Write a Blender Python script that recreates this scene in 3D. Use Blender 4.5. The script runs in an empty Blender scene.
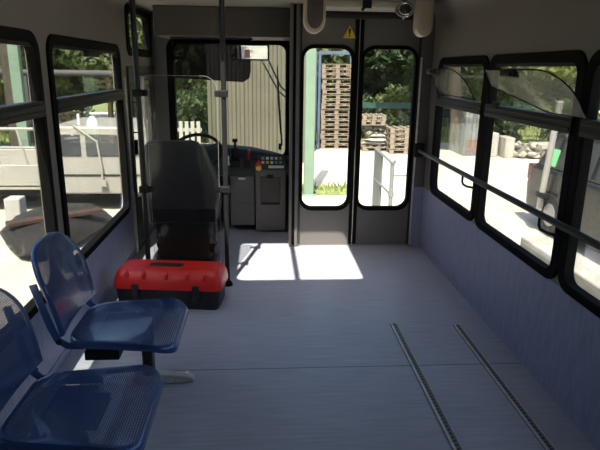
import bpy, bmesh, math, random
from mathutils import Vector, Matrix
import numpy as np
C = bpy.context.scene
COL = C.collection
PI = math.pi
R = math.radians

# ------------------------------------------------------------------ camera
cam_d = bpy.data.cameras.new('camera'); cam = bpy.data.objects.new('camera', cam_d); COL.objects.link(cam)
cam_d.sensor_fit = 'HORIZONTAL'; cam_d.sensor_width = 36; cam_d.lens = 33.6; cam_d.clip_start = .02; cam_d.clip_end = 500
Fv = Vector((-38, 157, -560)).normalized(); Uv = Vector((28, 2005, 560)); Uv = (Uv - Fv*Uv.dot(Fv)).normalized(); Xv = Fv.cross(Uv)
# rows: camera axes written in world axes
m = Matrix(((Xv[0], Xv[1], Xv[2], 0), (Fv[0], Fv[1], Fv[2], 0), (Uv[0], Uv[1], Uv[2], 1.5), (0, 0, 0, 1)))
cam.matrix_world = m
C.camera = cam

# ------------------------------------------------------------------ sky, sun, exposure
w = bpy.data.worlds.new('sky'); C.world = w; w.use_nodes = True
nt = w.node_tree; bg = nt.nodes['Background']
sky = nt.nodes.new('ShaderNodeTexSky'); sky.sky_type = 'NISHITA'; sky.sun_disc = False
sky.sun_elevation = R(56); sky.sun_rotation = R(200); sky.dust_density = 2.5; sky.air_density = 1.0; sky.ozone_density = 1.0
nt.links.new(sky.outputs[0], bg.inputs[0]); bg.inputs[1].default_value = .20
sd = bpy.data.lights.new('sun', 'SUN'); sun = bpy.data.objects.new('sun', sd); COL.objects.link(sun)
sd.energy = 6.0; sd.angle = R(.55); sd.color = (1, .93, .82)
SUN_DIR = Vector((.15, .65, -1)).normalized()
sun.rotation_euler = SUN_DIR.to_track_quat('-Z', 'Y').to_euler()
C.view_settings.view_transform = 'Standard'; C.view_settings.look = 'None'
C.view_settings.gamma = 1; C.view_settings.use_curve_mapping = False
C.view_settings.exposure = 1.08

# ------------------------------------------------------------------ materials
MATS = {}
def mat(name, col, rough=.6, metal=0, var=0, scale=8, bump=0, bscale=60, stretch=(1, 1, 1), spec=.5, emit=None, coat=0):
    mt = bpy.data.materials.new(name); mt.use_nodes = True; MATS[name] = mt
    n = mt.node_tree.nodes; l = mt.node_tree.links; b = n['Principled BSDF']
    b.inputs['Base Color'].default_value = (*col, 1); b.inputs['Roughness'].default_value = rough
    b.inputs['Metallic'].default_value = metal; b.inputs['Specular IOR Level'].default_value = spec
    b.inputs['Coat Weight'].default_value = coat
    tc = n.new('ShaderNodeTexCoord'); mp = n.new('ShaderNodeMapping'); mp.inputs['Scale'].default_value = stretch
    l.new(tc.outputs['Object'], mp.inputs[0])
    if var:
        nz = n.new('ShaderNodeTexNoise'); nz.inputs['Scale'].default_value = scale; nz.inputs['Detail'].default_value = 5
        l.new(mp.outputs[0], nz.inputs['Vector'])
        mx = n.new('ShaderNodeMix'); mx.data_type = 'RGBA'
        mx.inputs['A'].default_value = (*[max(0, c*(1-var)) for c in col], 1)
        mx.inputs['B'].default_value = (*[min(1, c*(1+var)) for c in col], 1)
        mr = n.new('ShaderNodeMapRange'); mr.inputs[1].default_value = .3; mr.inputs[2].default_value = .7
        l.new(nz.outputs['Fac'], mr.inputs[0]); l.new(mr.outputs[0], mx.inputs['Factor']); l.new(mx.outputs['Result'], b.inputs['Base Color'])
    if bump:
        nb = n.new('ShaderNodeTexNoise'); nb.inputs['Scale'].default_value = bscale; nb.inputs['Detail'].default_value = 3
        l.new(mp.outputs[0], nb.inputs['Vector'])
        bp = n.new('ShaderNodeBump'); bp.inputs['Strength'].default_value = bump; bp.inputs['Distance'].default_value = .004
        l.new(nb.outputs['Fac'], bp.inputs['Height']); l.new(bp.outputs[0], b.inputs['Normal'])
    return mt
def math_node(n, op, a=None, b=None):
    q = n.new('ShaderNodeMath'); q.operation = op
    if isinstance(a, (int, float)): q.inputs[0].default_value = a
    if isinstance(b, (int, float)): q.inputs[1].default_value = b
    return q
def glass(name, tint, fac_diff=.02, gloss=.6, diffcol=(.8, .8, .75)):
    mt = bpy.data.materials.new(name); mt.use_nodes = True; MATS[name] = mt
    n = mt.node_tree.nodes; l = mt.node_tree.links
    for q in list(n):
        if q.type == 'BSDF_PRINCIPLED': n.remove(q)
    out = [q for q in n if q.type == 'OUTPUT_MATERIAL'][0]
    tr = n.new('ShaderNodeBsdfTransparent'); tr.inputs[0].default_value = (*tint, 1)
    gl = n.new('ShaderNodeBsdfGlossy'); gl.inputs['Roughness'].default_value = .03
    fr = n.new('ShaderNodeFresnel'); fr.inputs[0].default_value = 1.45
    k = math_node(n, 'MULTIPLY', None, gloss); l.new(fr.outputs[0], k.inputs[0])
    m1 = n.new('ShaderNodeMixShader'); l.new(k.outputs[0], m1.inputs[0]); l.new(tr.outputs[0], m1.inputs[1]); l.new(gl.outputs[0], m1.inputs[2])
    df = n.new('ShaderNodeBsdfDiffuse'); df.inputs[0].default_value = (*diffcol, 1)
    m2 = n.new('ShaderNodeMixShader')
    nz = n.new('ShaderNodeTexNoise'); nz.inputs['Scale'].default_value = 5; nz.inputs['Detail'].default_value = 6
    tc = n.new('ShaderNodeTexCoord'); l.new(tc.outputs['Object'], nz.inputs['Vector'])
    k2 = math_node(n, 'MULTIPLY', None, fac_diff*2); l.new(nz.outputs['Fac'], k2.inputs[0])
    l.new(k2.outputs[0], m2.inputs[0]); l.new(m1.outputs[0], m2.inputs[1]); l.new(df.outputs[0], m2.inputs[2]); l.new(m2.outputs[0], out.inputs[0])
    return mt

glass('window_glass', (.92, .94, .92), .008, .35)
glass('plexiglass', (.95, .96, .95), .0, .4)
glass('hazy_plexiglass', (.85, .85, .80), .18, .10, (.85, .80, .66))
glass('smoky_plexiglass', (.78, .79, .77), .012, .03)
glass('visor_film', (.25, .23, .28), .05, .3, (.10, .09, .14))
glass('added_hatch_glass', (.97, .97, .97), .0, .3)
mat('black_rubber', (.006, .006, .006), .8, spec=.08)
mat('dark_frame', (.035, .033, .030), .4, .2, .2, 10)
mat('anodised', (.028, .027, .025), .5, .3, spec=.3)
mat('aluminium', (.60, .58, .53), .4, .45, .15, 30)
mat('chrome', (.75, .74, .72), .15, 1)
mat('pole_paint', (.012, .013, .014), .45, 0, spec=.35)
mat('black_plastic', (.010, .010, .010), .55, spec=.25, bump=.15, bscale=200)
mat('grey_plastic', (.085, .076, .064), .6, bump=.1)
mat('dash_dark', (.035, .038, .038), .55, var=.2, scale=6, bump=.1)
mat('dash_grey', (.15, .143, .135), .6, var=.12, scale=5)
mat('door_grey', (.135, .128, .118), .5, var=.10, scale=3)
mat('housing_cream', (.60, .55, .46), .6)
mat('ceiling_cream', (.36, .33, .28), .6, var=.04, scale=3)
mat('beige_plastic', (.52, .44, .34), .5, var=.05, scale=10)
mat('case_red', (.72, .018, .012), .38, bump=.1, bscale=150)
mat('case_black', (.012, .012, .013), .5, bump=.15, bscale=150)
mat('seat_vinyl', (.022, .024, .028), .42, var=.12, scale=9, bump=.25, bscale=35)
mat('seat_side', (.07, .068, .062), .5, var=.12, scale=9, bump=.25, bscale=35)
mat('white_plastic', (.75, .75, .72), .4)
mat('knob_red', (.6, .01, .02), .4)
mat('knob_yellow', (.75, .42, .02), .4)
mat('lamp_green', (.15, .45, .25), .4)
mat('paper', (.78, .77, .72), .7)
mat('sign_yellow', (.75, .52, .03), .5)
mat('mirror', (.85, .87, .9), .02, 1)
mat('sticker_pink', (.75, .35, .33), .6)
mat('edge_grey', (.35, .35, .33), .3)
mat('steel_dark', (.03, .03, .032), .35, .6)
# outdoors
mat('gravel', (.50, .455, .375), .95, var=.13, scale=1.2, bump=.5, bscale=12)
mat('galvanised', (.26, .265, .26), .5, .5, .15, 12)
mat('mint_steel', (.15, .22, .155), .55, var=.1, scale=3)
mat('blue_steel', (.07, .10, .155), .5, var=.12)
mat('red_steel', (.12, .05, .035), .6, var=.2)
mat('dark_green_steel', (.02, .06, .045), .55, var=.2)
mat('sheet_cream', (.105, .10, .072), .6, var=.07, scale=2)
mat('sheet_grey', (.12, .125, .125), .6, var=.12, scale=3)
mat('pallet_wood', (.19, .15, .11), .85, var=.3, scale=6, stretch=(1, 6, 6))
mat('pale_wood', (.60, .50, .36), .85, var=.2, scale=6)
mat('concrete', (.36, .34, .29), .9, var=.12, scale=5, bump=.3)
mat('white_concrete', (.38, .37, .34), .8, var=.06, scale=5)
mat('stone', (.17, .15, .12), .95, var=.2, scale=7, bump=.5, bscale=20)
mat('truck_white', (.34, .325, .28), .4, var=.05, scale=2, coat=.3)
mat('car_paint', (.02, .021, .023), .35, .2, coat=.3)
mat('old_timber', (.055, .048, .035), .9, var=.3)
mat('filler_dark', (.014, .011, .009), .7, var=.3)
mat('plank_brown', (.05, .026, .017), .8, var=.2)
mat('weathered_grey', (.07, .07, .07), .8)
mat('car_glass', (.05, .055, .06), .08, 0, coat=.5)
mat('tyre', (.02, .02, .02), .8, bump=.3)
mat('wheel_rim', (.35, .35, .36), .35, .8)
mat('tail_red', (.10, .012, .012), .2)
mat('green_sticker', (.25, .70, .30), .6)
mat('bark', (.15, .11, .08), .95, var=.3, scale=8, bump=.8, bscale=15, stretch=(1, 1, .3))
mat('grass', (.17, .20, .06), .9, var=.35, scale=3)
mat('house_wall', (.80, .78, .74), .8, var=.04)
mat('roof_tile', (.32, .20, .15), .8, var=.15)
mat('asphalt', (.20, .21, .235), .9, var=.1, scale=3)
def leaf(name, a, b_):
    mt = mat(name, a, .6, var=.01)
    n = mt.node_tree.nodes; l = mt.node_tree.links; b = n['Principled BSDF']
    for mx in n:
        if mx.type == 'MIX': mx.inputs['A'].default_value = (*a, 1); mx.inputs['B'].default_value = (*b_, 1)
        if mx.type == 'TEX_NOISE': mx.inputs['Scale'].default_value = 1.6
    tl = n.new('ShaderNodeBsdfTranslucent'); tl.inputs[0].default_value = (*[(x+y)*.6 for x, y in zip(a, b_)], 1)
    ms = n.new('ShaderNodeMixShader'); ms.inputs[0].default_value = .35
    out = [q for q in n if q.type == 'OUTPUT_MATERIAL'][0]
    l.new(b.outputs[0], ms.inputs[1]); l.new(tl.outputs[0], ms.inputs[2]); l.new(ms.outputs[0], out.inputs[0])
leaf('leaf_dark', (.022, .045, .015), (.065, .11, .035))
leaf('leaf_mid', (.055, .085, .025), (.18, .22, .08))
leaf('leaf_lime', (.13, .16, .04), (.30, .31, .09))

def wall_mat():      # painted metal above, lilac laminate cladding below window level
    mt = mat('wall_lining', (.2, .2, .2), .5, bump=.12, bscale=90)
    n = mt.node_tree.nodes; l = mt.node_tree.links; b = n['Principled BSDF']
    tc = n.new('ShaderNodeNewGeometry'); sp = n.new('ShaderNodeSeparateXYZ'); l.new(tc.outputs['Position'], sp.inputs[0])
    gt = math_node(n, 'GREATER_THAN', None, .535); l.new(sp.outputs['Z'], gt.inputs[0])
    mp = n.new('ShaderNodeMapping'); mp.inputs['Scale'].default_value = (14, 14, 2.2); l.new(tc.outputs['Position'], mp.inputs[0])
    nz = n.new('ShaderNodeTexNoise'); nz.inputs['Scale'].default_value = 3; nz.inputs['Detail'].default_value = 6; l.new(mp.outputs[0], nz.inputs['Vector'])
    cr = n.new('ShaderNodeValToRGB'); cr.color_ramp.elements[0].position = .3; cr.color_ramp.elements[1].position = .72
    cr.color_ramp.elements[0].color = (.24, .255, .375, 1); cr.color_ramp.elements[1].color = (.32, .335, .47, 1); l.new(nz.outputs['Fac'], cr.inputs[0])
    n2 = n.new('ShaderNodeTexNoise'); n2.inputs['Scale'].default_value = 2; n2.inputs['Detail'].default_value = 3; l.new(tc.outputs['Position'], n2.inputs['Vector'])
    c2 = n.new('ShaderNodeValToRGB'); c2.color_ramp.elements[0].position = .3; c2.color_ramp.elements[1].position = .7
    c2.color_ramp.elements[0].color = (.165, .145, .122, 1); c2.color_ramp.elements[1].color = (.19, .168, .142, 1); l.new(n2.outputs['Fac'], c2.inputs[0])
    mx = n.new('ShaderNodeMix'); mx.data_type = 'RGBA'
    l.new(gt.outputs[0], mx.inputs['Factor']); l.new(cr.outputs[0], mx.inputs['A']); l.new(c2.outputs[0], mx.inputs['B'])
    l.new(mx.outputs['Result'], b.inputs['Base Color'])
    return mt
wall_mat()

def floor_mat():     # blue-grey linoleum, marbled along x, with welded seams
    mt = mat('linoleum', (.3, .3, .3), .36)
    n = mt.node_tree.nodes; l = mt.node_tree.links; b = n['Principled BSDF']
    tc = n.new('ShaderNodeNewGeometry')
    def noise(sc, s, d=6):
        mp = n.new('ShaderNodeMapping'); mp.inputs['Scale'].default_value = sc; l.new(tc.outputs['Position'], mp.inputs[0])
        q = n.new('ShaderNodeTexNoise'); q.inputs['Scale'].default_value = s; q.inputs['Detail'].default_value = d; l.new(mp.outputs[0], q.inputs['Vector']); return q
    nz = noise((1.2, 16, 1), 4); big = noise((1, 1, 1), 1.3, 3)
    cr = n.new('ShaderNodeValToRGB'); cr.color_ramp.elements[0].position = .28; cr.color_ramp.elements[1].position = .75
    cr.color_ramp.elements[0].color = (.395, .41, .475, 1); cr.color_ramp.elements[1].color = (.53, .545, .615, 1); l.new(nz.outputs['Fac'], cr.inputs[0])
    mx = n.new('ShaderNodeMix'); mx.data_type = 'RGBA'; mx.blend_type = 'MULTIPLY'; mx.inputs['Factor'].default_value = .3
    l.new(cr.outputs[0], mx.inputs['A']); l.new(big.outputs['Fac'], mx.inputs['B'])
    sp = n.new('ShaderNodeSeparateXYZ'); l.new(tc.outputs['Position'], sp.inputs[0])
    a = math_node(n, 'SUBTRACT', None, 2.60); l.new(sp.outputs['Y'], a.inputs[0])
    ab = math_node(n, 'ABSOLUTE'); l.new(a.outputs[0], ab.inputs[0])
    lt = math_node(n, 'LESS_THAN', None, .0035); l.new(ab.outputs[0], lt.inputs[0])
    m2 = n.new('ShaderNodeMix'); m2.data_type = 'RGBA'; m2.inputs['B'].default_value = (.11, .12, .15, 1)
    l.new(lt.outputs[0], m2.inputs['Factor']); l.new(mx.outputs['Result'], m2.inputs['A']); l.new(m2.outputs['Result'], b.inputs['Base Color'])
    mr = n.new('ShaderNodeMapRange'); mr.inputs[3].default_value = .28; mr.inputs[4].default_value = .5; l.new(big.outputs['Fac'], mr.inputs[0]); l.new(mr.outputs[0], b.inputs['Roughness'])
floor_mat()

def perforated():    # blue coated steel with rows of round holes
    mt = mat('perforated_blue', (.026, .070, .225), .28, .25, coat=.5)
    n = mt.node_tree.nodes; l = mt.node_tree.links; b = n['Principled BSDF']
    out = [q for q in n if q.type == 'OUTPUT_MATERIAL'][0]
    tc = n.new('ShaderNodeTexCoord'); sp = n.new('ShaderNodeSeparateXYZ'); l.new(tc.outputs['Object'], sp.inputs[0])
    P = .0085
    rows = math_node(n, 'DIVIDE', None, P*.866); l.new(sp.outputs['X'], rows.inputs[0])
    fl = math_node(n, 'FLOOR'); l.new(rows.outputs[0], fl.inputs[0])
    fx = math_node(n, 'SUBTRACT'); l.new(rows.outputs[0], fx.inputs[0]); l.new(fl.outputs[0], fx.inputs[1])
    hf = math_node(n, 'MULTIPLY', None, .5); l.new(fl.outputs[0], hf.inputs[0])
    cy = math_node(n, 'DIVIDE', None, P); l.new(sp.outputs['Y'], cy.inputs[0])
    sy = math_node(n, 'ADD'); l.new(cy.outputs[0], sy.inputs[0]); l.new(hf.outputs[0], sy.inputs[1])
    fy = math_node(n, 'FLOORED_MODULO', None, 1.0); l.new(sy.outputs[0], fy.inputs[0])
    a = math_node(n, 'SUBTRACT', None, .5); l.new(fx.outputs[0], a.inputs[0]); a2 = math_node(n, 'MULTIPLY'); l.new(a.outputs[0], a2.inputs[0]); l.new(a.outputs[0], a2.inputs[1])
    c = math_node(n, 'SUBTRACT', None, .5); l.new(fy.outputs[0], c.inputs[0]); c2 = math_node(n, 'MULTIPLY'); l.new(c.outputs[0], c2.inputs[0]); l.new(c.outputs[0], c2.inputs[1])
    s = math_node(n, 'ADD'); l.new(a2.outputs[0], s.inputs[0]); l.new(c2.outputs[0], s.inputs[1])
    lt = math_node(n, 'LESS_THAN', None, .12); l.new(s.outputs[0], lt.inputs[0])
    tr = n.new('ShaderNodeBsdfTransparent'); ms = n.new('ShaderNodeMixShader')
    l.new(lt.outputs[0], ms.inputs[0]); l.new(b.outputs[0], ms.inputs[1]); l.new(tr.outputs[0], ms.inputs[2]); l.new(ms.outputs[0], out.inputs[0])
perforated()
mat('blue_coat', (.026, .070, .225), .28, .25, coat=.5)

def rail_mat():      # aluminium seat track with a row of scalloped dark holes
    mt = mat('slotted_track', (.62, .60, .54), .4, .3)
    n = mt.node_tree.nodes; l = mt.node_tree.links; b = n['Principled BSDF']
    tc = n.new('ShaderNodeTexCoord'); sp = n.new('ShaderNodeSeparateXYZ'); l.new(tc.outputs['Object'], sp.inputs[0])
    d = math_node(n, 'DIVIDE', None, .0254); l.new(sp.outputs['Y'], d.inputs[0])
    f_ = math_node(n, 'FLOORED_MODULO', None, 1.0); l.new(d.outputs[0], f_.inputs[0])
    a = math_node(n, 'SUBTRACT', None, .5); l.new(f_.outputs[0], a.inputs[0]); a2 = math_node(n, 'POWER', None, 2); l.new(a.outputs[0], a2.inputs[0])
    xo = math_node(n, 'SUBTRACT', None, .002); l.new(sp.outputs['X'], xo.inputs[0]); x = math_node(n, 'DIVIDE', None, .0254); l.new(xo.outputs[0], x.inputs[0]); x2 = math_node(n, 'MULTIPLY'); l.new(x.outputs[0], x2.inputs[0]); l.new(x.outputs[0], x2.inputs[1])
    s = math_node(n, 'ADD'); l.new(a2.outputs[0], s.inputs[0]); l.new(x2.outputs[0], s.inputs[1])
    lt = math_node(n, 'LESS_THAN', None, .085); l.new(s.outputs[0], lt.inputs[0])
    mx = n.new('ShaderNodeMix'); mx.data_type = 'RGBA'; mx.inputs['A'].default_value = (.16, .155, .14, 1); mx.inputs['B'].default_value = (.01, .01, .01, 1)
    l.new(lt.outputs[0], mx.inputs['Factor']); l.new(mx.outputs['Result'], b.inputs['Base Color'])
    iv = math_node(n, 'SUBTRACT', 1.0); iv.inputs[0].default_value = 1.0; l.new(lt.outputs[0], iv.inputs[1]); iv2 = math_node(n, 'MULTIPLY', None, .10); l.new(iv.outputs[0], iv2.inputs[0]); l.new(iv2.outputs[0], b.inputs['Metallic'])
rail_mat()

# ------------------------------------------------------------------ mesh helpers
WL = {}      # world location of every parent
def tag(o, label=None, cat=None, group=None, kind=None):
    if label: o['label'] = label
    if cat: o['category'] = cat
    if group: o['group'] = group
    if kind: o['kind'] = kind
    return o
def thing(name, loc, label, cat, group=None, rz=0):
    o = bpy.data.objects.new(name, None); COL.objects.link(o); o.location = loc; o.rotation_euler = (0, 0, rz)
    o.empty_display_size = .1; WL[o] = Vector(loc); tag(o, label, cat, group); return o
class MB:
    def __init__(s): s.v = []; s.f = []
    def add(s, vs, fs):
        k = len(s.v); s.v += [tuple(q) for q in vs]; s.f += [tuple(i+k for i in q) for q in fs]; return s
    def box(s, x0, x1, y0, y1, z0, z1, M=None):
        vs = [Vector((x, y, z)) for x in (x0, x1) for y in (y0, y1) for z in (z0, z1)]
        if M is not None: vs = [M @ q for q in vs]
        return s.add(vs, [(0, 1, 3, 2), (4, 6, 7, 5), (0, 4, 5, 1), (2, 3, 7, 6), (0, 2, 6, 4), (1, 5, 7, 3)])
    def tube(s, path, r, n=10, cap=True):
        P = [Vector(p) for p in path]; k = len(P); rs = r if isinstance(r, (list, tuple)) else [r]*k
        T = [(P[min(i+1, k-1)]-P[max(i-1, 0)]).normalized() for i in range(k)]
        up = Vector((0, 0, 1)) if abs(T[0].z) < .9 else Vector((1, 0, 0))
        nrm = T[0].cross(up).normalized(); vs = []
        for i in range(k):
            nrm = (nrm - T[i]*nrm.dot(T[i])).normalized(); bn = T[i].cross(nrm)
            for j in range(n):
                a = 2*PI*j/n; vs.append(P[i] + (nrm*math.cos(a)+bn*math.sin(a))*rs[i])
        fs = [(i*n+j, i*n+(j+1) % n, (i+1)*n+(j+1) % n, (i+1)*n+j) for i in range(k-1) for j in range(n)]
        if cap: fs += [tuple(range(n))[::-1], tuple(range((k-1)*n, k*n))]
        return s.add(vs, fs)
    def prism(s, loop, t0, t1, fn):
        n = len(loop); vs = [fn(u, v, t0) for u, v in loop] + [fn(u, v, t1) for u, v in loop]
        return s.add(vs, [tuple(range(n))[::-1], tuple(range(n, 2*n))] + [(i, (i+1) % n, n+(i+1) % n, n+i) for i in range(n)])
    def plate(s, loops, t0, t1, fn):          # flat plate with holes
        bm = bmesh.new(); base = []
        for lp in loops:
            vs = [bm.verts.new((u, v, 0)) for u, v in lp]; base.append(vs)
            for i in range(len(vs)): bm.edges.new((vs[i], vs[(i+1) % len(vs)]))
        bmesh.ops.triangle_fill(bm, use_beauty=True, use_dissolve=False, edges=bm.edges[:])
        bm.verts.index_update(); bm.faces.ensure_lookup_table()
        V = [q.co.copy() for q in bm.verts]; Fc = [tuple(q.index for q in f.verts) for f in bm.faces]
        idx = [[q.index for q in b] for b in base]; n = len(V); bm.free()
        vs = [fn(q.x, q.y, t0) for q in V] + [fn(q.x, q.y, t1) for q in V]
        fs = [f[::-1] for f in Fc] + [tuple(i+n for i in f) for f in Fc]
        for b in idx: fs += [(b[i], b[(i+1) % len(b)], b[(i+1) % len(b)]+n, b[i]+n) for i in range(len(b))]
        return s.add(vs, fs)
    def lathe(s, prof, c, axis='z', n=20):
        vs = []; k = len(prof)
        for r, h in prof:
            for j in range(n):
                a = 2*PI*j/n; x, y = r*math.cos(a), r*math.sin(a)
                p = (x, y, h) if axis == 'z' else ((h, x, y) if axis == 'x' else (x, h, y))
                vs.append(Vector(p)+Vector(c))
        fs = [(i*n+j, i*n+(j+1) % n, (i+1)*n+(j+1) % n, (i+1)*n+j) for i in range(k-1) for j in range(n)]
        fs += [tuple(range(n))[::-1], tuple(range((k-1)*n, k*n))]
        return s.add(vs, fs)
    def build(s, name, mt, parent=None, smooth=False, bevel=0, origin=None, label=None, kind=None, seg=2):
        me = bpy.data.meshes.new(name); V = np.array(s.v, dtype=float)
        if parent is not None: org = WL[parent]
        elif origin is not None: org = Vector(origin)
        else:
            lo, hi = V.min(0), V.max(0); org = Vector(((lo[0]+hi[0])/2, (lo[1]+hi[1])/2, lo[2]))
        V = V - np.array(org); me.from_pydata(V.tolist(), [], s.f)
        bm = bmesh.new(); bm.from_mesh(me); bmesh.ops.recalc_face_normals(bm, faces=bm.faces[:]); bm.to_mesh(me); bm.free()
        me.materials.append(MATS[mt]); o = bpy.data.objects.new(name, me); COL.objects.link(o)
        if parent is not None: o.parent = parent
        else: o.location = org
        WL[o] = Vector(org)
        if smooth:
            me.polygons.foreach_set('use_smooth', [True]*len(me.polygons)); me.set_sharp_from_angle(angle=R(40))
        if bevel:
            b = o.modifiers.new('bevel', 'BEVEL'); b.width = bevel; b.segments = seg; b.limit_method = 'ANGLE'
            if not smooth: me.polygons.foreach_set('use_smooth', [True]*len(me.polygons)); me.set_sharp_from_angle(angle=R(30))
        if label: o['label'] = label
        if kind: o['kind'] = kind
        return o
def rr(u0, v0, u1, v1, r, n=6):
    rs = r if isinstance(r, (tuple, list)) else (r,)*4; L = []
    for (cx, cy, a0, q) in ((u1-rs[0], v0+rs[0], -90, rs[0]), (u1-rs[1], v1-rs[1], 0, rs[1]), (u0+rs[2], v1-rs[2], 90, rs[2]), (u0+rs[3], v0+rs[3], 180, rs[3])):
        for i in range(n+1):
            a = R(a0+90*i/n); L.append((cx+q*math.cos(a), cy+q*math.sin(a)))
    return L
def rect(u0, v0, u1, v1): return [(u0, v0), (u1, v0), (u1, v1), (u0, v1)]
fX = lambda u, v, t: Vector((t, u, v))      # plate in the y-z plane
fY = lambda u, v, t: Vector((u, t, v))      # plate in the x-z plane
fZ = lambda u, v, t: Vector((u, v, t))      # plate in the x-y plane
def copy_tree(o, parent=None):
    c = o.copy(); COL.objects.link(c); c.parent = parent
    for ch in [q for q in bpy.data.objects if q.parent == o]: copy_tree(ch, c)
    return c

# ------------------------------------------------------------------ the vehicle shell
XR, XL, YD, YF, YB, H = 1.38, -1.05, 4.69, 5.66, -3.0, 1.99
MB().box(XL, XR+.02, YB, YD+.03, -.12, 0).box(XL, .30, YD+.03, YF, -.12, 0).build('floor', 'linoleum', kind='structure')
added_hatch = rr(-.50, 2.53, .455, 3.47, .06)  # added roof opening, out of view, lets the sun onto the floor
MB().plate([rect(XL-.06, YB-.06, XR+.08, YD+.06), added_hatch], H, H+.06, fZ).box(XL-.06, .34, YD+.06, YF+.06, H, H+.06).build('ceiling', 'ceiling_cream', kind='structure')
MB().box(-.065, -.03, 2.53, 3.47, H+.005, H+.05).plate([rr(-.52, 2.51, .475, 3.49, .07), rr(-.495, 2.535, .45, 3.465, .06)], H-.012, H, fZ).build('added_hatch_frame', 'dark_frame', kind='structure')  # frame and bar of the added roof opening
MB().prism(rr(-.49, 2.54, .445, 3.46, .05), H+.03, H+.036, fZ).build('window_11', 'added_hatch_glass', kind='structure')  # pane of the added, unseen roof opening

RW = [(3.455, 4.43), (2.39, 3.425), (1.31, 2.36), (.22, 1.27), (-.86, .19), (-1.94, -.89)]
LW = [(2.94, 4.36), (1.45, 2.80)]
zb_r, zt_r, zb_l, zt_l = .55, 1.58, .415, 1.635
holes = [rr(a, zb_r, b, zt_r, .09) for a, b in RW]
MB().plate([rect(YB, -.5, YD+.05, H)]+holes, XR, XR+.05, fX).build('wall_right', 'wall_lining', kind='structure')
dl = rr(4.61, .02, 5.60, 1.47, .03); tiny = rr(4.66, 1.60, 5.60, 1.95, .07)
MB().plate([rect(YB, -.5, YF, H)]+[rr(a, zb_l, b, zt_l, .09) for a, b in LW]+[dl, tiny], XL-.05, XL, fX).build('wall_left', 'wall_lining', kind='structure')
MB().box(XL, XR, YB-.05, YB, -.5, H).build('wall_back', 'wall_lining', kind='structure')
wn = 0
def side_window(a, b, zb, zt, x, s, tz):
    ia = .05 if s < 0 else .035; ib = .045 if s < 0 else .03
    global wn; wn += 1
    t0, t1 = sorted((x-s*.036, x+s*.014))
    fr = MB().plate([rr(a-.015, zb-.015, b+.015, zt+.015, .10), rr(a+ia, zb+.028, b-ib, zt-.038, .06)], t0, t1, fX).build('window_%d' % wn, 'black_rubber', kind='structure', bevel=.004)
    g0, g1 = sorted((x-s*.030, x-s*.024))
    MB().prism(rr(a+.02, zb+.02, b-.02, tz-.02, .04), g0, g1, fX).build('glass_pane', 'window_glass', fr)
    g0, g1 = sorted((x-s*.020, x-s*.014))
    MB().prism(rr(a+.02, tz+.02, b-.02, zt-.02, .04), g0, g1, fX).build('sliding_pane', 'window_glass', fr)
    t0, t1 = sorted((x-s*.035, x+s*.024))
    t2, t3 = sorted((x+s*.024, x+s*.030))
    MB().box(t0, t1, a+.02, b-.02, tz-.036, tz+.036).box(t2, t3, a+.03, b-.03, tz+.012, tz+.022).box(t2, t3, a+.03, b-.03, tz-.026, tz-.008).build('transom', 'anodised', fr, bevel=.003)
    t2, t3 = sorted((x-s*.012, x+s*.002))
    MB().box(t2, t3, a+.03, b-.03, zt-.054, zt-.034).build('slide_channel', 'anodised', fr)
    return fr
for a, b in RW: side_window(a, b, zb_r, zt_r, XR, -1, 1.272)
for i, (a, b) in enumerate(LW):
    fr = side_window(a, b, zb_l, zt_l, XL, 1, 1.30)
    if i < 2: MB().box(XL+.0, XL+.035, b-.85, b-.62, zt_l-.085, zt_l-.05).build('slide_handle', 'black_plastic', fr, bevel=.006)
# small high window of the cab
wn += 1
fr = MB().plate([rr(4.64, 1.58, 5.62, 1.97, .085), rr(4.72, 1.645, 5.55, 1.915, .05)], XL-.052, XL+.014, fX).build('window_%d' % (wn+1), 'black_rubber', kind='structure', bevel=.004)
MB().prism(rr(4.69, 1.62, 5.57, 1.94, .05), XL-.03, XL-.024, fX).build('glass_pane', 'window_glass', fr)
# driver's side door in the left wall
dd = MB().plate([rr(4.62, .03, 5.59, 1.46, .03), rr(4.72, .42, 5.06, 1.38, .05), rr(5.15, .42, 5.50, 1.38, .05)], XL-.045, XL-.005, fX).build('door_3', 'dark_frame', kind='structure', bevel=.003)
MB().prism(rr(4.70, .40, 5.08, 1.40, .05), XL-.028, XL-.022, fX).build('rear_pane', 'window_glass', dd)
MB().prism(rr(5.13, .40, 5.52, 1.40, .05), XL-.028, XL-.022, fX).build('front_pane', 'window_glass', dd)
MB().box(XL-.005, XL+.02, 5.085, 5.125, .1, 1.42).build('sash_bar', 'aluminium', dd)
MB().box(XL-.005, XL+.03, 4.66, 4.70, .80, .92).build('door_latch', 'black_plastic', dd, bevel=.004)
MB().tube([(XL-.002, 4.68, .98), (XL+.05, 4.68, .98), (XL+.05, 4.68, 1.22), (XL-.002, 4.68, 1.22)], .009).build('pull_handle', 'black_plastic', dd, smooth=True)
MB().plate([rect(4.575, .0, 5.63, 1.50), rect(4.625, .03, 5.585, 1.455)], XL, XL+.018, fX).build('trim_2', 'dark_frame', kind='structure', bevel=.004)
MB().box(XL, XL+.022, 4.475, 4.505, .0, .52).box(XL, XL+.012, 4.475, 4.495, .52, 1.42).build('trim_3', 'aluminium', kind='structure', bevel=.004)
# coved corners between walls and ceiling
def cove(name, x, s, y0, y1, r=.12):
    lp = [(x, H), (x, H-r)] + [(x+s*r*(1-math.cos(a)), H-r+r*math.sin(a)) for a in [R(q) for q in range(0, 91, 10)]] + [(x+s*r, H)]
    MB().prism(lp, y0, y1, fY).build(name, 'wall_lining', kind='structure', smooth=True)
cove('trim_4', XR, -1, YB, YD); cove('trim_5', XL, 1, YB, 4.6, .10)
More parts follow.
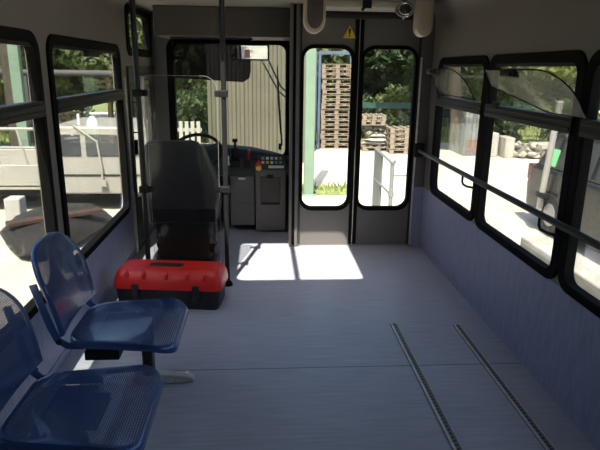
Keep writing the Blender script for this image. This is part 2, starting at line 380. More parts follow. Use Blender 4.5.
# skirting beads
MB().box(XR-.006, XR, YB, YD-.06, 0, .05).build('baseboard_right', 'wall_lining', kind='structure', bevel=.006)
MB().box(XL, XL+.006, YB, 4.5, 0, .05).build('baseboard_left', 'wall_lining', kind='structure')
# front wall around the windscreen, cab side wall
MB().plate([rect(XL, -.5, .34, H), rr(-.88, .60, .262, 1.745, .10)], YF, YF+.05, fY).build('wall_front', 'door_grey', kind='structure')
glass('windscreen', (.86, .87, .83), .05, .35, (.7, .68, .58))
ws = MB().plate([rr(-.91, .57, .284, 1.775, .12), rr(-.845, .635, .232, 1.715, .075)], YF-.02, YF+.055, fY).build('window_12', 'black_rubber', kind='structure', bevel=.004)
MB().prism(rr(-.87, .62, .25, 1.73, .08), YF+.02, YF+.028, fY).build('windscreen_glass', 'windscreen', ws)
MB().box(.285, .335, YD+.05, YF, -.5, H).build('wall_cab', 'door_grey', kind='structure')
MB().box(.268, .285, YD+.01, YD+.08, .06, 1.74).build('trim_6', 'aluminium', kind='structure', bevel=.004)
# door portal: jambs, header, sill
MB().box(.225, .300, YD-.04, YD+.05, 0, H).build('trim_7', 'door_grey', kind='structure', bevel=.008)
MB().box(.248, .272, YD-.046, YD-.04, .02, H-.01).build('added_hatch_frame3', 'black_rubber', kind='structure')
MB().box(1.285, XR, YD-.05, YD+.05, 0, H).build('trim_8', 'door_grey', kind='structure', bevel=.006)
MB().box(1.285, 1.379, YD-.056, YD-.05, 0, .535).build('added_hatch_frame2', 'wall_lining', kind='structure')
MB().box(1.278, 1.292, YD-.062, YD-.045, .02, 1.60).build('trim_9', 'aluminium', kind='structure', bevel=.003)
MB().box(.30, 1.285, YD-.03, YD+.05, 1.90, H).box(.30, 1.285, YD-.05, YD-.03, 1.885, 1.915).build('added_hatch_frame0', 'dark_frame', kind='structure', bevel=.004)
MB().box(.30, 1.285, YD-.01, YD+.05, -.02, .012).build('added_hatch_frame1', 'aluminium', kind='structure')
# folding door leaves
def leaf_door(num, x0, x1, gx0, gx1, side):
    d = MB().plate([rect(x0, .014, x1, 1.90), rr(gx0-.012, .338, gx1+.012, 1.672, .10)], YD-.02, YD+.02, fY).build('door_%d' % num, 'door_grey', kind='structure', bevel=.004)
    MB().plate([rr(gx0-.028, .322, gx1+.028, 1.688, .115), rr(gx0+.002, .352, gx1-.002, 1.658, .085)], YD-.03, YD+.03, fY).build('window_gasket', 'black_rubber', d, bevel=.003)
    MB().prism(rr(gx0-.01, .34, gx1+.01, 1.67, .095), YD-.003, YD+.003, fY).build('glass_pane', 'window_glass', d)
    xa = x1 if side > 0 else x0
    MB().box(min(xa, xa-side*.03), max(xa, xa-side*.03), YD-.034, YD-.02, .02, 1.88).build('rubber_edge', 'black_rubber', d, bevel=.004)
    xb = x0 if side > 0 else x1
    MB().box(min(xb, xb+side*.018), max(xb, xb+side*.018), YD-.03, YD-.02, .02, 1.88).build('hinge_strip', 'dark_frame', d)
    return d
d1 = leaf_door(1, .302, .776, .335, .728, 1); d2 = leaf_door(2, .784, 1.283, .822, 1.245, -1)
tri = MB().prism([(-.052, 0), (.052, 0), (0, .095)], 0, .003, lambda u, v, t: Vector((.698+u, YD-.0205-t, 1.738+v))).build('warning_sticker', 'sign_yellow', d1, label='yellow triangular warning sticker')
MB().prism([(-.006, .03), (.006, .03), (.009, .072), (-.009, .072)], .003, .0045, lambda u, v, t: Vector((.698+u, YD-.0205-t, 1.738+v))).prism(rr(-.006, .012, .006, .024, .0055), .003, .0045, lambda u, v, t: Vector((.698+u, YD-.0205-t, 1.738+v))).build('warning_symbol', 'black_plastic', tri)

# cab header box above the windscreen
t = thing('header_panel', (-.31, 5.3, 1.74), 'dark grey boxy panel above the windscreen under the ceiling', 'panel')
MB().box(-.90, .284, 5.0, YF-.022, 1.742+.01, H-.002).build('cover', 'grey_plastic', t, bevel=.008)
MB().plate([rect(-.36, 1.775, .20, 1.955), rect(-.355, 1.78, .195, 1.95)], 4.992, 5.001, fY).build('access_flap', 'grey_plastic', t)

# mechanism housing above the folding door
MB().box(.42, 1.05, 4.36, YD-.06, 1.935, H-.001).build('housing', 'housing_cream', bevel=.012)
o = bpy.data.objects['housing']; o.name = 'door_mechanism_housing'; tag(o, 'shallow cream housing on the ceiling above the folding doors', 'housing')

# ------------------------------------------------------------------ handrail and poles
t = thing('grab_rail', (1.31, 1.4, .80), 'long dark tubular grab rail running along the right-hand windows', 'rail')
MB().tube([(1.31, 4.61, .852), (1.31, -1.0, .848)], .0165, 14).build('tube', 'pole_paint', t, smooth=True)
MB().box(1.268, 1.352, 4.600, 4.634, .795, .912).build('end_bracket', 'black_plastic', t, bevel=.01)
for y in (3.425, 2.365, 1.285, .205):
    MB().tube([(1.31, y+.12, .85), (1.31, y+.12, .80), (1.312, y+.105, .782), (1.32, y+.05, .780), (1.345, y+.012, .780), (1.366, y, .780)], .0075, 8).build('bracket', 'black_plastic', t, smooth=True)

def clamp(x, z, t, s):
    MB().box(x-.028, x+.028, 3.742, 3.80, z-.022, z+.022).box(min(x+s*.02, x+s*.06), max(x+s*.02, x+s*.06), 3.765, 3.785, z-.02, z+.02).build('clamp', 'black_plastic', t, bevel=.004)
for x, s, lab in ((-.25, -1, 'dark steel floor-to-ceiling pole on the aisle side of the driver screen'), (-.80, 1, 'dark steel floor-to-ceiling pole nearest the left wall, behind the driver seat')):
    t = thing('stanchion_pole', (x, 3.77, 0), lab, 'pole', 'poles of the driver screen')
    MB().tube([(x, 3.77, .005), (x, 3.77, H-.002)], .0175, 16).build('tube', 'pole_paint', t, smooth=True)
    MB().lathe([(.034, 0), (.034, .012), (.024, .03), (.019, .035)], (x, 3.77, .0), n=20).build('foot_flange', 'black_rubber', t, smooth=True)
    for z in (.70, 1.335): clamp(x, z, t, s)
o = MB().prism(rr(-.755, .16, -.295, 1.445, (.03, .09, .03, .03)), 3.772, 3.778, fY).build('safety_screen', 'plexiglass')
tag(o, 'clear plexiglass screen clamped between the two dark poles', 'screen')
# bright bead round the screen's edge
ed = MB().plate([rr(-.7565, .1585, -.2935, 1.4465, (.03, .09, .03, .03)), rr(-.755, .16, -.295, 1.445, (.0285, .0885, .0285, .0285))], 3.771, 3.779, fY).build('polished_edge', 'edge_grey', o)

# ------------------------------------------------------------------ red and black case on the floor
t = thing('toolbox', (-.595, 3.50, 0), 'red-lidded black plastic toolbox lying on the floor behind the driver seat', 'toolbox', rz=R(-7))
WL[t] = Vector((0, 0, 0))
def case_loop(w, d, r): return rr(-w/2, -d/2, w/2, d/2, r, 4)
def loft(loops_z, name, mt, parent, **k):
    mb = MB(); n = len(loops_z[0][0]); vs = []
    for lp, z in loops_z: vs += [(u, v, z) for u, v in lp]
    fs = [(i*n+j, i*n+(j+1) % n, (i+1)*n+(j+1) % n, (i+1)*n+j) for i in range(len(loops_z)-1) for j in range(n)]
    fs += [tuple(range(n))[::-1], tuple(range((len(loops_z)-1)*n, len(loops_z)*n))]
    mb.add(vs, fs); return mb.build(name, mt, parent, smooth=True, **k)
W_, D_ = .70, .30
loft([(case_loop(W_-.06, D_-.05, .03), 0), (case_loop(W_-.045, D_-.04, .035), .008), (case_loop(W_-.03, D_-.02, .035), .12), (case_loop(W_-.02, D_-.012, .035), .137)], 'case_body', 'case_black', t)
lid = loft([(case_loop(W_, D_, .045), .137), (case_loop(W_, D_, .045), .155), (case_loop(W_-.012, D_-.02, .045), .20), (case_loop(W_-.04, D_-.07, .045), .240), (case_loop(W_-.07, D_-.12, .04), .254), (case_loop(W_-.12, D_-.17, .03), .257)], 'lid', 'case_red', t)
MB().prism(rr(-.11, -.03, .11, .03, .025), .2555, .2605, lambda u, v, q: Vector((u-.03, v-.01, q))).build('carry_grip', 'case_black', lid, bevel=.002)
for x in (-.20, .19):
    MB().box(x-.022, x+.022, -D_/2-.010, -D_/2+.02, .06, .172).box(x-.017, x+.017, -D_/2-.018, -D_/2-.008, .062, .10).build('latch', 'case_black', t, bevel=.005)
for x in (-.255, -.145, .0, .135, .245):
    MB().box(x-.010, x+.010, -D_/2+.004, D_/2-.06, .20, .2445).build('lid_rib', 'case_red', lid, bevel=.008)
for x in (W_/2-.075, W_/2-.13): MB().box(x, x+.013, -.07, -.02, .245, .262).build('lid_stop', 'case_red', lid, bevel=.003)

# ------------------------------------------------------------------ blue passenger seats
def rimmed(o, n, k):
    o.data.materials.append(MATS['blue_coat'])
    for i, p in enumerate(o.data.polygons):
        if i < n*k: p.material_index = 1
def radial(outline, hfun, rings=(1, .985, .95, .88, .75, .55, .3), th=.004):
    n = len(outline); cx = sum(p[0] for p in outline)/n; cy = sum(p[1] for p in outline)/n; vs = []; fs = []
    for s in rings:
        for x, y in outline:
            X, Y = cx+(x-cx)*s, cy+(y-cy)*s; vs.append((X, Y, hfun(X, Y, s)))
    vs.append((cx, cy, hfun(cx, cy, 0))); k = len(rings)
    for i in range(k-1):
        for j in range(n): fs.append((i*n+j, i*n+(j+1) % n, (i+1)*n+(j+1) % n, (i+1)*n+j))
    c = k*n
    for j in range(n): fs.append(((k-1)*n+j, (k-1)*n+(j+1) % n, c))
    return vs, fs
def fine(L, step=.02):
    o_ = []
    for i in range(len(L)):
        a, b = Vector(L[i]), Vector(L[(i+1) % len(L)]); k = max(1, int((b-a).length/step))
        for j in range(k): o_.append(tuple(a.lerp(b, j/k)))
    return o_
def make_seat(label):
    r = thing('passenger_seat', (0, 0, 0), label, 'seat', 'blue perforated metal seats along the left wall')
    # local x points into the aisle, y along the vehicle; seat height .43
    # cushionless pan, narrower towards the back
    L = []
    for (x, y, a0, q) in ((.235-.075, -.248+.075, -90, .075), (.235-.075, .248-.075, 0, .075), (-.215+.11, .21-.11, 90, .11), (-.215+.11, -.21+.11, 180, .11)):
        for i in range(9):
            a = R(a0+90*i/8); L.append((x+q*math.cos(a), y+q*math.sin(a)))
    L = fine(L)
    def h(x, y, s):
        dish = -.014*(1-min(1, (abs(y)/.20)**2))*(1-min(1, ((x+.03)/.17)**2))
        z = .43+dish - (.030*max(0, (x-.13)/.105)**2 if x > .13 else 0)
        if s == 1: z -= .030
        elif s > .98: z -= .010
        elif s > .94: z -= .002
        return z
    v, f = radial(L, h, (1, .992, .97, .93, .88, .75, .55, .3))
    p = MB().add(v, f).build('seat_pan', 'perforated_blue', r, smooth=True)
    rimmed(p, len(L), 3); sm = p.modifiers.new('solid', 'SOLIDIFY'); sm.thickness = .005
    # back shell, rounded at the top, leaning back
    L = []
    for (x, y, a0, q) in ((.40-.19, .225-.19, 0, .19), (.40-.19, -.225+.19, 90+0, .19)): pass
    L = [(0.0, -.218), (.0, .218)]
    top = .365
    for i in range(13):
        a = R(0+90*i/12); L.append((top-.17+.17*math.sin(a), .232-.17+.17*math.cos(a)))
    for i in range(13):
        a = R(90+90*i/12); L.append((top-.17+.17*math.sin(a), -.232+.17+.17*math.cos(a)))
    L = fine(L)
    def hb(x, y, s):
        z = .022*(abs(y)/.23)**2 + .014*math.cos((x/top-.25)*PI)
        if s == 1: z -= .020
        elif s > .98: z -= .006
        return z
    v, f = radial(L, hb, (1, .992, .97, .93, .88, .75, .55, .3))
    b = MB().add(v, f).build('backrest', 'perforated_blue', r, smooth=True)
    # local: x -> up, z -> forward
    Mx = Matrix(((0, 0, 1, 0), (0, 1, 0, 0), (1, 0, 0, 0), (0, 0, 0, 1)))
    b.matrix_basis = Matrix.Translation((-.225, 0, .455)) @ Matrix.Rotation(R(-13), 4, 'Y') @ Mx
    rimmed(b, len(L), 3); sm = b.modifiers.new('solid', 'SOLIDIFY'); sm.thickness = .005
    for s in (-1, 1):
        path = [(.02, s*.180, .405), (-.12, s*.184, .40), (-.20, s*.190, .405), (-.235, s*.196, .435), (-.252, s*.203, .49), (-.275, s*.210, .58), (-.30, s*.212, .68)]
        mb = MB(); vs = []
        for (x, y, z) in path:
            vs += [(x-.0, y-.004, z-.014), (x-.0, y+.004, z-.014), (x+.0, y+.004, z+.014), (x+.0, y-.004, z+.014)]
        # turn the flat bar's section as it climbs
        vs = []
        P = [Vector(q) for q in path]
        for i, q in enumerate(P):
            T = (P[min(i+1, len(P)-1)]-P[max(i-1, 0)]).normalized(); N = Vector((0, 1, 0)).cross(T).normalized(); Bv = Vector((0, 1, 0))
            for a, c in ((-1, -1), (-1, 1), (1, 1), (1, -1)): vs.append(q+N*a*.015+Bv*c*.004)
        fs = [(i*4+j, i*4+(j+1) % 4, (i+1)*4+(j+1) % 4, (i+1)*4+j) for i in range(len(P)-1) for j in range(4)]+[(3, 2, 1, 0), tuple(range(4*len(P)-4, 4*len(P)))]
        mb.add(vs, fs); mb.build('side_bracket', 'blue_coat', r, bevel=.002)
        MB().lathe([(.012, -.006), (.012, .006)], (-.228, s*.203, .43), 'y', 12).build('bolt', 'black_plastic', r, smooth=True)
    MB().box(-.14, .0, -.19, .19, .335, .378).box(-.10, .07, -.09, .09, .378, .408).build('support_beam', 'black_plastic', r, bevel=.006)
    MB().box(.005, .055, .17, .24, .045, .405).build('leg', 'steel_dark', r, bevel=.008)
    foot = MB(); vs = []
    for x, w_, hh in ((-.17, .030, .045), (.02, .034, .052), (.20, .030, .038), (.245, .022, .026)):
        vs += [(x, .205-w_, 0), (x, .205+w_, 0), (x, .205+w_*.8, hh), (x, .205-w_*.8, hh)]
    fs = [(i*4+j, i*4+(j+1) % 4, (i+1)*4+(j+1) % 4, (i+1)*4+j) for i in range(3) for j in range(4)]+[(3, 2, 1, 0), (12, 13, 14, 15)]
    fo = foot.add(vs, fs).build('foot', 'aluminium', r, bevel=.006, label='bright cast metal foot')
    MB().lathe([(.011, 0), (.011, .010), (.006, .014)], (.205, .205, .034), n=12).build('foot_bolt', 'chrome', fo, smooth=True)
    return r
s1 = make_seat('blue perforated metal seat farther along the left wall, nearer the red toolbox')
s2 = copy_tree(s1); s2['label'] = 'blue perforated metal seat nearest the viewer, in the bottom left corner'
s1.location = (-.59, 2.30, 0); s2.location = (-.60, 1.67, 0)
for ch in s2.children:
    if ch.name.split('.')[0] in ('leg', 'foot'): ch.location.y -= .36

# ------------------------------------------------------------------ floor tracks
for x, y1, lab in ((.795, 3.09, 'slotted aluminium floor track nearer the middle of the aisle'), (1.178, 3.06, 'slotted aluminium floor track nearer the right wall')):
    y0 = -1.2; cx = x
    o = MB().box(x-.021, x+.020, y0, y1, 0, .006).build('floor_track', 'slotted_track', origin=(x, 0, 0)); tag(o, lab, 'floor track', 'seat tracks let into the floor')
    WL[o] = Vector((x, 0, 0))
    MB().box(x-.021, x-.009, y0, y1, .004, .0105).build('lip', 'aluminium', o, bevel=.001)
    MB().box(x+.015, x+.020, y0, y1, .004, .0105).build('lip', 'aluminium', o, bevel=.001)
    MB().box(x-.021, x+.021, y1-.006, y1, .0, .011).build('end_stop', 'aluminium', o)

# ------------------------------------------------------------------ driver's seat
t = thing('driver_seat', (-.57, 4.12, 0), 'black vinyl driver seat with tall back, facing the windscreen', 'driver seat')
def sect(z, xl, xr_, y0, y1, r): return [(u, v) for u, v in rr(xl, y0, xr_, y1, r, 4)], z
def loft3(secs, name, mt, parent):
    mb = MB(); n = len(secs[0][0]); vs = []
    for lp, z in secs: vs += [(u, v, z) for u, v in lp]
    fs = [(i*n+j, i*n+(j+1) % n, (i+1)*n+(j+1) % n, (i+1)*n+j) for i in range(len(secs)-1) for j in range(n)]
    fs += [tuple(range(n))[::-1], tuple(range((len(secs)-1)*n, len(secs)*n))]
    return mb.add(vs, fs).build(name, mt, parent, smooth=True)
bk = loft3([sect(.50, -.805, -.395, 4.02, 4.14, .04), sect(.55, -.82, -.375, 4.00, 4.14, .045), sect(.72, -.83, -.395, 3.97, 4.10, .05), sect(.87, -.83, -.425, 3.955, 4.08, .05), sect(.965, -.825, -.435, 3.95, 4.06, .045), sect(.990, -.805, -.45, 3.96, 4.05, .04), sect(.999, -.775, -.48, 3.975, 4.04, .03)], 'backrest', 'seat_vinyl', t)
loft3([sect(.46, -.42, -.335, 4.03, 4.18, .03), sect(.60, -.43, -.310, 4.00, 4.19, .035), sect(.74, -.45, -.335, 3.985, 4.17, .035), sect(.88, -.46, -.390, 3.98, 4.12, .03), sect(.965, -.465, -.42, 3.98, 4.09, .02)], 'side_bolster', 'seat_side', bk)
loft3([sect(.46, -.83, -.79, 4.03, 4.18, .015), sect(.72, -.845, -.80, 3.99, 4.16, .015), sect(.94, -.835, -.80, 3.98, 4.09, .01)], 'side_bolster', 'seat_side', bk)
loft3([sect(.40, -.80, -.34, 4.06, 4.52, .06), sect(.43, -.81, -.33, 4.04, 4.55, .07), sect(.50, -.81, -.33, 4.05, 4.55, .08), sect(.525, -.78, -.36, 4.08, 4.52, .07)], 'seat_cushion', 'seat_vinyl', t)
secs = []
for i in range(9): secs.append(sect(.10+i*.035, -.79-.012*(i % 2), -.39+.012*(i % 2), 4.06, 4.46, .04))
loft3(secs, 'suspension_bellows', 'black_plastic', t)
MB().box(-.81, -.37, 4.03, 4.50, .0, .10).build('base', 'black_plastic', t, bevel=.01)
MB().box(-.82, -.345, 4.02, 4.10, .395, .505).build('back_cover', 'black_plastic', t, bevel=.01)
MB().tube([(-.385, 4.05, .19), (-.345, 4.03, .19)], .035, 14).build('adjust_knob', 'black_plastic', t, smooth=True)
MB().tube([(-.355, 4.06, .40), (-.345, 4.04, .33), (-.36, 4.03, .26)], .012, 8).build('recline_lever', 'seat_side', t, smooth=True)

# ------------------------------------------------------------------ dashboard
t = thing('dashboard', (-.35, 5.3, 0), 'dark dashboard console with grey cupboards below the windscreen', 'dashboard')
MB().box(-.86, .262, 5.12, YF-.03, .535, .655).build('console_shelf', 'dash_dark', t, bevel=.01)
lp = [(5.10, .62), (5.10, .70), (5.17, .77), (5.30, .79), (YF-.03, .73), (YF-.03, .62)]
# instrument hood: higher on the left
mb = MB(); xs = [(-.86, .02), (-.40, .02), (-.10, -.005), (.10, -.05), (.22, -.085), (.262, -.13)]; n = len(lp); vs = []
for x, dz in xs: vs += [(x, y, z+(dz if z > .65 else 0)) for y, z in lp]
fs = [(i*n+j, i*n+(j+1) % n, (i+1)*n+(j+1) % n, (i+1)*n+j) for i in range(len(xs)-1) for j in range(n)]+[tuple(range(n)), tuple(range((len(xs)-1)*n, len(xs)*n))]
mb.add(vs, fs).build('instrument_hood', 'dash_dark', t, smooth=True)
MB().box(-.85, -.42, 5.16, YF-.03, .0, .50).build('pedal_box', 'dash_dark', t)
cb = MB().box(-.30, -.075, 5.14, YF-.03, .06, .56).build('cupboard', 'dash_grey', t, bevel=.006)
MB().box(-.225, -.155, 5.100, 5.122, .505, .525).build('latch', 'white_plastic', cb, bevel=.004, label='white oval latch')
MB().plate([rect(-.285, .28, -.09, .55), rect(-.279, .286, -.096, .544)], 5.134, 5.141, fY).build('cupboard_door', 'dash_grey', cb)
cb = MB().box(-.065, .215, 5.09, YF-.03, .02, .62).build('switch_cabinet', 'dash_grey', t, bevel=.008)
MB().plate([rect(-.02, .295, .165, .535), rect(-.012, .303, .157, .527)], 5.082, 5.091, fY).box(-.012, .157, 5.086, 5.091, .303, .527).build('cupboard_door', 'grey_plastic', cb, bevel=.002)
MB().box(-.015, .16, 5.078, 5.10, .275, .292).build('kick_strip', 'black_plastic', cb, bevel=.004)
MB().box(.04, .10, 5.07, 5.10, .525, .555).build('handle', 'black_plastic', cb, bevel=.004)
# sloping switch panel with rows of buttons
Ms = Matrix.Translation((.075, 5.075, .665)) @ Matrix.Rotation(R(-28), 4, 'X')
pn = MB().box(-.125, .135, -.012, .012, -.06, .075, Ms).build('switch_panel', 'dash_dark', t, bevel=.004)
cols = ['lamp_green', 'white_plastic', 'white_plastic', 'white_plastic', 'lamp_green', 'white_plastic', 'sign_yellow', 'white_plastic', 'lamp_green', 'lamp_green']
for r_ in range(2):
    for c_ in range(5):
        x = -.07+.04*c_; z = .042-.040*r_
        MB().box(x-.012, x+.012, -.022, -.010, z-.011, z+.011, Ms).build('button', cols[r_*5+c_], pn, bevel=.002)
MB().box(-.02, .12, -.024, -.010, -.052, -.030, Ms).build('paper_strip', 'paper', pn)
kn = MB().tube([(-.035, 5.062, .640), (-.035, 5.03, .625)], [.030, .026], 16).build('stop_button_base', 'knob_yellow', t, smooth=True)
MB().lathe([(.012, 0), (.022, -.005), (.024, -.018), (.016, -.024)], (-.035, 5.05, .672), 'y', 16).build('emergency_stop_button', 'knob_red', t, smooth=True, label='red mushroom button')
# gear selector and the black device
g = MB().box(-.30, -.205, 5.02, 5.14, .63, .70).box(-.285, -.215, 5.08, 5.14, .70, .80).build('gear_selector', 'black_plastic', t, bevel=.01)
MB().tube([(-.245, 5.06, .69), (-.245, 5.05, .80), (-.245, 5.05, .86)], .011, 10).lathe([(.010, 0), (.026, .01), (.026, .022), (.018, .032)], (-.245, 5.05, .855), n=16).build('lever', 'black_plastic', t, smooth=True)
MB().tube([(-.30, 5.02, .655), (-.305, 5.01, .74)], .007, 8).build('side_lever', 'white_plastic', t, smooth=True)
MB().box(-.165, -.105, 5.04, 5.13, .62, .66).box(-.155, -.115, 5.035, 5.06, .66, .70).build('ticket_reader', 'steel_dark', t, bevel=.006)
MB().tube([(-.125, 5.06, .66), (-.12, 5.06, .77)], .006, 8).tube([(-.12, 5.06, .765), (-.118, 5.055, .79)], .014, 12).build('red_lever', 'knob_red', t, smooth=True, label='red topped lever')
# steering wheel on its column
t = thing('steering_wheel', (-.56, 5.0, .70), 'black steering wheel on a raked column beyond the driver seat', 'steering wheel')
WL[t] = Vector((0, 0, 0)); t.location = (-.56, 4.86, .80); t.rotation_euler = (R(38), 0, 0)
rim = [(.205*math.cos(2*PI*i/40), .205*math.sin(2*PI*i/40), 0) for i in range(41)]
MB().tube(rim, .0145, 10, False).build('rim', 'black_plastic', t, smooth=True)
MB().tube([(0, .02, -.33), (0, 0, -.02)], .024, 12).build('column', 'dash_dark', t, smooth=True)
MB().lathe([(.02, -.04), (.055, -.025), (.06, -.005), (.04, .006)], (0, 0, 0), n=20).build('hub', 'black_plastic', t, smooth=True)
for a in (30, 150, 270):
    MB().tube([(.04*math.cos(R(a)), .04*math.sin(R(a)), -.012), (.20*math.cos(R(a)), .20*math.sin(R(a)), 0)], .009, 8).build('spoke', 'steel_dark', t, smooth=True)

# sun visor, interior mirror
t = thing('sun_visor', (-.45, 5.22, 1.38), 'dark translucent sun visor hanging in front of the windscreen', 'sun visor')
MB().prism([(-.79, 1.405), (-.17, 1.375), (-.115, 1.41), (-.10, 1.47), (-.10, 1.742), (-.79, 1.742)], 5.22, 5.226, fY).build('blade', 'visor_film', t)
MB().tube([(-.80, 5.223, 1.742), (-.08, 5.223, 1.742)], .009, 8).build('rod', 'steel_dark', t, smooth=True)
t = thing('rear_view_mirror', (-.11, 5.12, 1.55), 'wide black-framed interior mirror hanging beside the visor', 'mirror')
Mm = Matrix.Translation((-.105, 5.10, 1.63)) @ Matrix.Rotation(R(-9), 4, 'Z') @ Matrix.Rotation(R(6), 4, 'X')
fm = lambda u, v, q: Mm @ Vector((u, q, v))
MB().plate([rr(-.17, -.068, .17, .068, .02), rr(-.158, -.056, .158, .056, .012)], -.012, .012, fm).prism(rr(-.165, -.063, .165, .063, .018), .004, .012, fm).build('frame', 'black_plastic', t, bevel=.003)
MB().prism(rr(-.16, -.058, .16, .058, .014), -.004, .002, fm).build('mirror_glass', 'mirror', t)
MB().prism(rect(-.045, -.045, .0, .022), -.0065, -.0045, fm).build('pink_sticker', 'sticker_pink', t)
MB().tube([Mm @ Vector((0, .01, .05)), (-.10, 5.14, 1.735), (-.10, 5.15, 1.752)], .008, 8).build('arm', 'steel_dark', t, smooth=True)

# ------------------------------------------------------------------ things on the ceiling near the doors
def ceiling_housing(x0, x1, z0, label, mt_face):
    xc = (x0+x1)/2; r = (x1-x0)/2
    t = thing('ceiling_bracket', (xc, 4.25, z0), label, 'bracket', 'rounded beige brackets hanging from the ceiling')
    lp = [(x1, H-.003), (x0, H-.003)] + [(xc-r*math.cos(R(a)), z0+r*1.15-r*1.15*math.sin(R(a))) for a in range(0, 181, 12)]
    MB().prism(lp, 4.21, 4.33, fY).build('shell', 'beige_plastic', t, bevel=.012, seg=3)
    lp2 = [(xc+(u-xc)*.74, H-.008 if v > H-.01 else z0+.03+(v-z0)*.93) for u, v in lp]
    MB().prism(lp2, 4.203, 4.214, fY).build('face_panel', mt_face, t, bevel=.003)
ceiling_housing(.30, .455, 1.745, 'beige-rimmed bracket with dark oval face above the left door leaf', 'grey_plastic')
ceiling_housing(1.115, 1.235, 1.735, 'plain beige rounded bracket above the right door leaf, beside the round lamp', 'beige_plastic')
t = thing('ceiling_lamp', (1.035, 4.30, 1.87), 'small round lamp with chrome guard ring near the ceiling above the right door leaf', 'lamp')
c = (1.035, 4.30, 1.925)
ring = [(c[0]+.066*math.cos(R(a)), c[1]-.02, c[2]+.052*math.sin(R(a))) for a in range(0, 361, 15)]
MB().tube(ring, .0065, 8, False).build('guard_ring', 'chrome', t, smooth=True)
ring = [(c[0]+.05*math.cos(R(a)), c[1]-.045, c[2]+.038*math.sin(R(a))) for a in range(0, 361, 15)]
MB().tube(ring, .005, 8, False).build('guard_ring', 'chrome', t, smooth=True)
MB().lathe([(.052, .02), (.05, -.01), (.035, -.03), (.012, -.038)], (c[0], c[1], c[2]), 'y', 20).build('lens', 'car_glass', t, smooth=True)
MB().tube([(c[0], c[1]+.01, c[2]), (c[0], c[1]+.01, H-.003)], .02, 10).build('stem', 'dark_frame', t, smooth=True)
MB().lathe([(.006, 0), (.009, .008), (.005, .02)], (1.03, 4.28, 1.852), n=10).build('tip', 'aluminium', t, smooth=True)
t = thing('ceiling_clip', (.72, 4.33, 1.90), 'small black clip hanging under the ceiling housing', 'clip')
MB().box(.735, .80, 4.31, 4.34, 1.93, H-.003).tube([(.75, 4.325, 1.94), (.73, 4.32, 1.915)], .012, 8).build('hook', 'black_plastic', t, bevel=.003)

# ------------------------------------------------------------------ wind deflectors at the right windows
def deflector(poly, label, clipy, pm='hazy_plexiglass'):
    t = thing('wind_deflector', (1.29, sum(p[0] for p in poly)/len(poly), 1.30), label, 'wind deflector', 'translucent wind deflectors on the right windows')
    fn = lambda u, v, q: Vector((1.345-(v-1.31)*.42+q, u, v))
    MB().prism(poly, 0, .005, fn).build('panel', pm, t)
    n = len(poly); P = [fn(u, v, .0025) for u, v in poly]
    MB().tube(P+[P[0]], .0035, 6, False).build('edge', 'black_rubber', t, smooth=True)
    p = fn(clipy, 1.492, 0)
    MB().box(p.x-.018, p.x+.02, clipy-.085, clipy+.085, 1.472, 1.512).box(p.x-.028, p.x-.015, clipy-.055, clipy+.055, 1.476, 1.50).build('clip', 'black_plastic', t, bevel=.008)
    MB().box(1.345, 1.372, poly[-1][0]+.02, poly[-1][0]+.08, 1.29, 1.33).build('hinge', 'black_plastic', t, bevel=.003)
P2 = [(3.20, 1.42), (3.22, 1.508), (2.62, 1.51)]
for i in range(1, 9):
    a = R(90*i/8); P2.append((2.62-.33*math.sin(a)*1.0, 1.51-.17*(1-math.cos(a))-.0))
P2 += [(2.27, 1.315), (2.60, 1.315)]
deflector(P2[::-1], 'large hazy plexiglass wind deflector on the middle right window', 2.90)
P1 = [(4.30, 1.33), (4.32, 1.505), (3.92, 1.515)]
for i in range(1, 9):
    a = R(90*i/8); P1.append((3.92-.36*math.sin(a), 1.515-.17*(1-math.cos(a))))
P1 += [(3.54, 1.325)]
deflector(P1[::-1], 'smaller clear wind deflector on the foremost right window next to the door', 4.27, 'smoky_plexiglass')

# ------------------------------------------------------------------ outside the front: mirror arms, wiper
t = thing('exterior_mirror_arm', (.30, 5.9, 1.2), 'thin bent steel mirror arms outside the windscreen', 'mirror arm')
MB().tube([(.30, 5.70, 1.22), (.19, 5.95, 1.32), (.0, 6.1, 1.72), (-.03, 6.1, 1.95)], .009, 8).tube([(.30, 5.70, 1.17), (.17, 5.95, 1.27), (-.05, 6.1, 1.66)], .008, 8).build('arm', 'steel_dark', t, smooth=True)
MB().box(.285, .345, 5.66, 5.74, 1.12, 1.26).build('mount', 'steel_dark', t, bevel=.006)
t = thing('windscreen_wiper', (.17, 5.74, .72), 'black windscreen wiper standing upright near the right edge', 'wiper')
MB().tube([(.20, 5.735, .74), (.175, 5.74, 1.10)], .009, 8).box(.165, .195, 5.70, 5.745, .70, .76).build('arm', 'black_plastic', t, smooth=True)
MB().tube([(.185, 5.728, .86), (.165, 5.728, 1.20), (.15, 5.728, 1.52)], [.006, .011, .006], 8).build('blade', 'black_plastic', t, smooth=True)

# ================================================================== outdoors
G = -.8
MB().box(-60, 70, -25, 30, G-.3, G).build('ground', 'gravel', kind='structure')
o = MB().box(-60, 70, 30, 90, G-.3, G+.02).build('meadow', 'grass'); o['kind'] = 'structure'
def grass_patch(x0, x1, y0, y1, label, hgt=.0, dens=0):
    mb = MB().box(x0, x1, y0, y1, G, G+.03); rnd = random.Random(3)
    for i in range(dens):
        x, y = rnd.uniform(x0, x1), rnd.uniform(y0, y1); a = rnd.uniform(0, PI); hh = hgt*rnd.uniform(.5, 1.2); w_ = .012+.02*rnd.random()
        dx, dy = math.cos(a)*w_, math.sin(a)*w_; lx, ly = rnd.uniform(-.1, .1), rnd.uniform(-.1, .1)
        mb.add([(x-dx, y-dy, G+.02), (x+dx, y+dy, G+.02), (x+lx, y+ly, G+hh)], [(0, 1, 2)])
    o = mb.build('grass', 'grass'); tag(o, label, 'grass', kind='stuff'); return o
grass_patch(-24, -3.4, 17, 24, 'yellow-green grass verge behind the white truck', .3, 3000)
